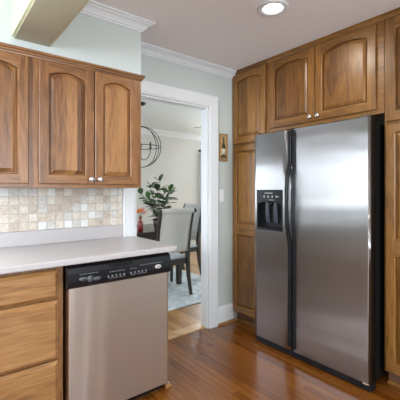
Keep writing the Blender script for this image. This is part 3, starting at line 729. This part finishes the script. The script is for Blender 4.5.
def make_chair(label, loc, rz, group):
    t = thing('dining_chair', label, 'chair', loc, rz, group)
    for s in (-1, 1):
        bm = bmesh.new()   # rear leg that sweeps up into the back post
        secs = [((s*.225, -.315, 0), .015, .017), ((s*.225, -.265, .22), .018, .021), ((s*.225, -.245, .44), .021, .025), ((s*.225, -.250, .58), .020, .024),
                ((s*.227, -.285, .80), .018, .022), ((s*.230, -.335, 1.0), .016, .020), ((s*.230, -.355, 1.05), .015, .018)]
        bar(bm, secs); obj('rear_leg', bm, dark_wood, t, 0.004)
        bm = bmesh.new(); lathe(bm, [(0.001, -.012), (0.026, -.010), (0.030, 0), (0.026, 0.010), (0.001, 0.012)], 18, (s*.247, -.365, 1.035), 'x'); obj('scroll', bm, dark_wood, t)
        bm = bmesh.new(); bar(bm, [((s*.225, .235, 0), .014, .014), ((s*.225, .23, .38), .022, .022), ((s*.225, .23, .44), .022, .022)]); obj('front_leg', bm, dark_wood, t, 0.004)
    bm = bmesh.new(); box(bm, -.20, .20, .222, .242, .375, .44); box(bm, -.20, .20, -.255, -.235, .375, .44)
    for s in (-1, 1): box(bm, s*.225-.011, s*.225+.011, -.23, .215, .375, .44)
    obj('seat_frame', bm, dark_wood, t)
    # domed seat cushion
    bm = bmesh.new(); N = 10; g = []
    for i in range(N+1):
        row = []
        for j in range(N+1):
            u, v = i/N*2-1, j/N*2-1; h_ = .462+.045*(1-abs(u)**4)*(1-abs(v)**4)
            row.append(bm.verts.new((u*(.235), v*.235+.012, h_)))
        g.append(row)
    for i in range(N):
        for j in range(N): f = bm.faces.new((g[i][j], g[i+1][j], g[i+1][j+1], g[i][j+1])); f.smooth = True
    edge = [g[i][0] for i in range(N+1)]+[g[N][j] for j in range(1, N+1)]+[g[i][N] for i in range(N-1, -1, -1)]+[g[0][j] for j in range(N-1, 0, -1)]
    lowr = [bm.verts.new((v_.co.x, v_.co.y, .4405)) for v_ in edge]
    for k in range(len(edge)): bm.faces.new((edge[k], edge[(k+1)%len(edge)], lowr[(k+1)%len(edge)], lowr[k]))
    bm.faces.new(lowr)
    so = obj('seat', bm, seat_cloth, t); so['label'] = 'pale upholstered seat cushion'
    # upholstered back between the posts, following their sweep
    def py(z): 
        P = [(.50, -.245), (.58, -.250), (.80, -.285), (1.0, -.335), (1.05, -.355)]
        for (za, ya), (zb, yb) in zip(P, P[1:]):
            if z <= zb: return ya+(yb-ya)*max(0, (z-za))/(zb-za)
        return P[-1][1]
    bm = bmesh.new(); N = 12; M = 8; front = []; back = []
    for i in range(N+1):
        z = .53+(1.02-.53)*i/N; fr_, br_ = [], []
        for j in range(M+1):
            u = j/M*2-1; x = u*(.208+.002*i/N); b_ = (1-abs(u)**3)
            tuft = 0.008*max(0, math.cos(u*PI*2.5))*max(0, math.cos((z-.5)*2*PI/.13)) if 0.1 < i/N < .95 else 0
            fr_.append(bm.verts.new((x, py(z)+.020+.022*b_-tuft, z))); br_.append(bm.verts.new((x, py(z)-.018-.006*b_, z)))
        front.append(fr_); back.append(br_)
    for i in range(N):
        for j in range(M):
            for S_ in (front, back): f = bm.faces.new((S_[i][j], S_[i][j+1], S_[i+1][j+1], S_[i+1][j])); f.smooth = True
        bm.faces.new((front[i][0], back[i][0], back[i+1][0], front[i+1][0])); bm.faces.new((front[i][-1], back[i][-1], back[i+1][-1], front[i+1][-1]))
    for j in range(M):
        for i in (0, N): bm.faces.new((front[i][j], front[i][j+1], back[i][j+1], back[i][j]))
    bo = obj('backrest', bm, linen, t); bo['label'] = 'light grey linen upholstered chair back'
    bm = bmesh.new(); lathe(bm, [(0.020, -.229), (0.030, -.222), (0.031, 0), (0.030, .222), (0.020, .229)], 20, (0, -.362, 1.035), 'x'); obj('top_roll', bm, linen, t)
    bm = bmesh.new(); 
    for s in (-1, 1):
        for k in range(19):
            z = .545+k*.0247; bmesh.ops.create_icosphere(bm, subdivisions=1, radius=0.0078, matrix=Matrix.Translation((s*.201, py(z)-.022, z)))
    for k in range(15): bmesh.ops.create_icosphere(bm, subdivisions=1, radius=0.0078, matrix=Matrix.Translation((-.182+k*.026, py(.545)-.023, .540)))
    no = obj('nailhead_trim', bm, plain('nailhead_silver', (0.75, 0.73, 0.68), 0.3, 0.7) if 'nailhead_silver' not in bpy.data.materials else bpy.data.materials['nailhead_silver'], t); no['label'] = 'silver nailheads edging the chair back'
    return t
ch = make_chair('linen backed dining chair seen from behind, near side of the table', (2.285, 3.66, 0.010), 0, 'upholstered dining chairs at the table')
c2 = ch.copy(); C.objects.link(c2); c2.location = (2.885, 4.22, 0.010); c2.rotation_euler = (0, 0, PI/2+0.02)
c2['label'] = 'dining chair at the end of the table showing its tufted inner back'
for k in list(ch.children):
    d = k.copy(); C.objects.link(d); d.parent = c2

# chandelier
cx, cy, cz, R = 2.20, 4.05, 1.864, 0.272
cl = thing('chandelier', 'black iron orb chandelier hanging over the dining table', 'chandelier', (cx, cy, cz))
bm = bmesh.new(); lathe(bm, [(0.066, H-cz-.0005), (0.066, H-cz-.018), (0.05, H-cz-.030), (0.006, H-cz-.034)], 24); obj('canopy', bm, black_metal, cl)
bm = bmesh.new(); tube(bm, [(0, 0, H-cz-.03), (0, 0, R-.01)], 0.0045); obj('rod', bm, black_metal, cl)
rings_ = [((0, 0), 0), ((PI/2, -.67), 0), ((PI/2, -.05), 0), ((PI/2+.12, -1.25), 0)]
for (rx, rz), _ in rings_:
    bm = bmesh.new(); Mx = Matrix.Rotation(rz, 4, 'Z') @ Matrix.Rotation(rx, 4, 'X')
    tube(bm, [Mx @ Vector((R*math.cos(2*PI*k/48), R*math.sin(2*PI*k/48), 0)) for k in range(48)], 0.0048, 6, True); obj('orb_ring', bm, black_metal, cl)
bm = bmesh.new(); tube(bm, [(0, 0, R), (0, 0, -R)], 0.004); obj('stem', bm, black_metal, cl)
for k in range(4):
    a = PI/4+PI/2*k+.25; bm = bmesh.new()
    tube(bm, [(0.13*s_*math.cos(a), 0.13*s_*math.sin(a), z_) for s_, z_ in ((0, -.15), (.35, -.175), (.7, -.15), (.95, -.09), (1, -.02))], 0.005)
    lathe(bm, [(0.020, -.02), (0.022, -.012), (0.008, -.010)], 14, (.13*math.cos(a), .13*math.sin(a), 0))
    arm = obj('candle_arm', bm, black_metal, cl)
    bm = bmesh.new(); lathe(bm, [(0.010, -.010), (0.010, .065), (0.004, .068)], 12, (.13*math.cos(a), .13*math.sin(a), 0)); obj('candle_sleeve', bm, black_metal, arm)
bm = bmesh.new(); box(bm, -.07, .07, -.05, .05, -.007, -.0005)
for k in range(5): box(bm, -.06, .06, -.040+k*.018, -.032+k*.018, -.011, -.007)
tag(obj('ceiling_vent', bm, plain('vent_grey', (0.45, 0.46, 0.46), 0.5), None, loc=(3.92, 4.98, H)), 'small grey air vent on the dining room ceiling', 'vent')

# curtain by the far window
t = thing('curtain', 'pale floor-length curtain hanging by the far dining room wall', 'curtain', (4.70, 5.67, 0.0))
bm = bmesh.new(); rows = []
for z in (0.03, 0.8, 1.5, 2.088):
    k_ = 1.0 if z < 2 else .9; row = []
    for i in range(49): 
        u = i/48; row.append(bm.verts.new((-.20+u*.40, .020*math.sin(u*PI*14)*k_, z)))
    rows.append(row)
for a, b in zip(rows, rows[1:]):
    for i in range(48): f = bm.faces.new((a[i], a[i+1], b[i+1], b[i])); f.smooth = True
co = obj('curtain_panel', bm, plain('curtain_cloth', (0.58, 0.58, 0.56), 0.9), t); md = co.modifiers.new('t', 'SOLIDIFY'); md.thickness = 0.003
rd_ = thing('curtain_rod', 'black curtain rod with round end knob above the curtain', 'curtain rod', (5.44, 5.67, 2.12))
bm = bmesh.new(); tube(bm, [(-.93, 0, 0), (.75, 0, 0)], 0.010); obj('rod', bm, black_metal, rd_)
bm = bmesh.new(); lathe(bm, [(0.002, -.03), (.020, -.02), (.027, 0), (.020, .02), (.002, .03)], 16, (-.95, 0, 0), 'x'); obj('finial', bm, black_metal, rd_)
for xx in (-.85, .7):
    bm = bmesh.new(); tube(bm, [(xx, 0, 0), (xx, 0.079, 0)], 0.006); obj('bracket', bm, black_metal, rd_)

# plant on the table
TZ = 0.7605
pl = thing('potted_plant', 'broad-leaved green plant in a dark pot on the dining table', 'plant', (2.50, 4.07, TZ))
bm = bmesh.new(); lathe(bm, [(0.05, 0), (0.075, 0.02), (0.085, 0.09), (0.08, 0.12), (0.072, 0.12), (0.07, 0.105)], 24); obj('pot', bm, plain('pot_brown', (0.05, 0.03, 0.025), 0.35), pl)
rnd = random.Random(21)
stems = bmesh.new(); leaves = bmesh.new()
def leaf(bm, base, d, L, wd, up):
    d = d.normalized(); s = d.cross(up).normalized(); nn = s.cross(d).normalized()
    prof = [(0, .06), (.12, .35), (.3, .75), (.5, 1.0), (.7, .95), (.88, .55), (1.0, .04)]
    rows = []
    for t_, w_ in prof:
        c = base+d*L*t_+nn*(-.16*L*t_*t_)
        rows.append([bm.verts.new(c+s*(wd*.5*w_*q_)+nn*(.10*wd*abs(q_)*w_)) for q_ in (-1, -.5, 0, .5, 1)])
    for a, b in zip(rows, rows[1:]):
        for k in range(4): f = bm.faces.new((a[k], a[k+1], b[k+1], b[k])); f.smooth = True
for i in range(9):
    a = i*2.4+.3; lean = 0.10+0.20*((i*37) % 10)/10; h = 0.68-0.95*lean+rnd.uniform(-.05, .03)
    if i == 0: lean, h = 0.02, 0.66
    pts = [Vector((0.02*math.cos(a), 0.02*math.sin(a), 0.10))]
    for k in range(1, 6): q_ = k/5; pts.append(Vector((lean*q_**1.3*math.cos(a), lean*q_**1.3*math.sin(a), 0.10+(h-.10)*q_)))
    tube(stems, pts, [.005, .0045, .004, .0035, .003, .002], 6)
    for k in range(1, 6):
        for m in range(3 if k > 2 else 2):
            p = pts[k]+Vector((0, 0, rnd.uniform(-.03, .0))); aa = a+rnd.uniform(-1.9, 1.9)+m*PI
            dd = Vector((math.cos(aa), math.sin(aa), rnd.uniform(-.1, .7))); 
            if k == 5 and m == 0: dd = Vector((.3*math.cos(a), .3*math.sin(a), 1))
            leaf(leaves, p, dd, rnd.uniform(.10, .155), rnd.uniform(.065, .100), Vector((rnd.uniform(-.3, .3), rnd.uniform(-.3, .3), 1)))
m_leaf, n_, l_, b_ = new_mat('leaf_green')
gi = n_.new('ShaderNodeNewGeometry'); rp = ramp(n_, [(0.0, (0.012, 0.040, 0.016)), (0.5, (0.030, 0.085, 0.028)), (0.8, (0.07, 0.15, 0.045)), (1.0, (0.20, 0.28, 0.14))])
l_.new(gi.outputs['Random Per Island'], rp.inputs[0]); l_.new(rp.outputs[0], b_.inputs['Base Color']); b_.inputs['Roughness'].default_value = 0.5
obj('stems', stems, plain('stem_brown', (0.10, 0.09, 0.04), 0.7), pl)
lf = obj('foliage', leaves, m_leaf, pl); md = lf.modifiers.new('t', 'SOLIDIFY'); md.thickness = 0.0008

fv = thing('flower_vase', 'red glass vase of orange and pink flowers on the dining table', 'vase', (2.115, 3.90, TZ))
red = plain('red_glass', (0.20, 0.008, 0.007), 0.10, coat=0.6)
bm = bmesh.new(); lathe(bm, [(0.030, 0), (0.036, 0.006), (0.036, 0.10), (0.030, 0.125), (0.018, 0.14), (0.018, 0.175), (0.026, 0.19), (0.022, 0.19), (0.014, 0.172)], 24); obj('vase', bm, red, fv)
bm = bmesh.new(); heads = [(0.0, 0.0, 0.260, .050), (0.045, -.015, 0.235, .042), (-.035, 0.01, 0.25, .044), (0.01, 0.03, 0.305, .036), (0.055, 0.02, 0.275, .034)]
for x, y, z, r_ in heads: tube(bm, [(0, 0, 0.17), (x*.5, y*.5, .22), (x, y, z)], 0.002, 5)
obj('flower_stems', bm, m_leaf, fv)
fc = [plain('petal_orange', (0.85, 0.22, 0.04), 0.6), plain('petal_pink', (0.85, 0.45, 0.38), 0.6), plain('petal_white', (0.8, 0.76, 0.7), 0.6)]
for i, (x, y, z, r_) in enumerate(heads):
    bm = bmesh.new()
    for k in range(10):
        a = k*2.4; el = .15+.75*((k*7) % 10)/10
        leaf(bm, Vector((x, y, z)), Vector((math.cos(a)*math.cos(el), math.sin(a)*math.cos(el), math.sin(el))), r_, r_*.8, Vector((0, 0, 1)))
    bmesh.ops.create_icosphere(bm, subdivisions=2, radius=r_*.5, matrix=Matrix.Translation((x, y, z+.004)))
    obj('flower', bm, fc[(0, 1, 0, 2, 1)[i]], fv)
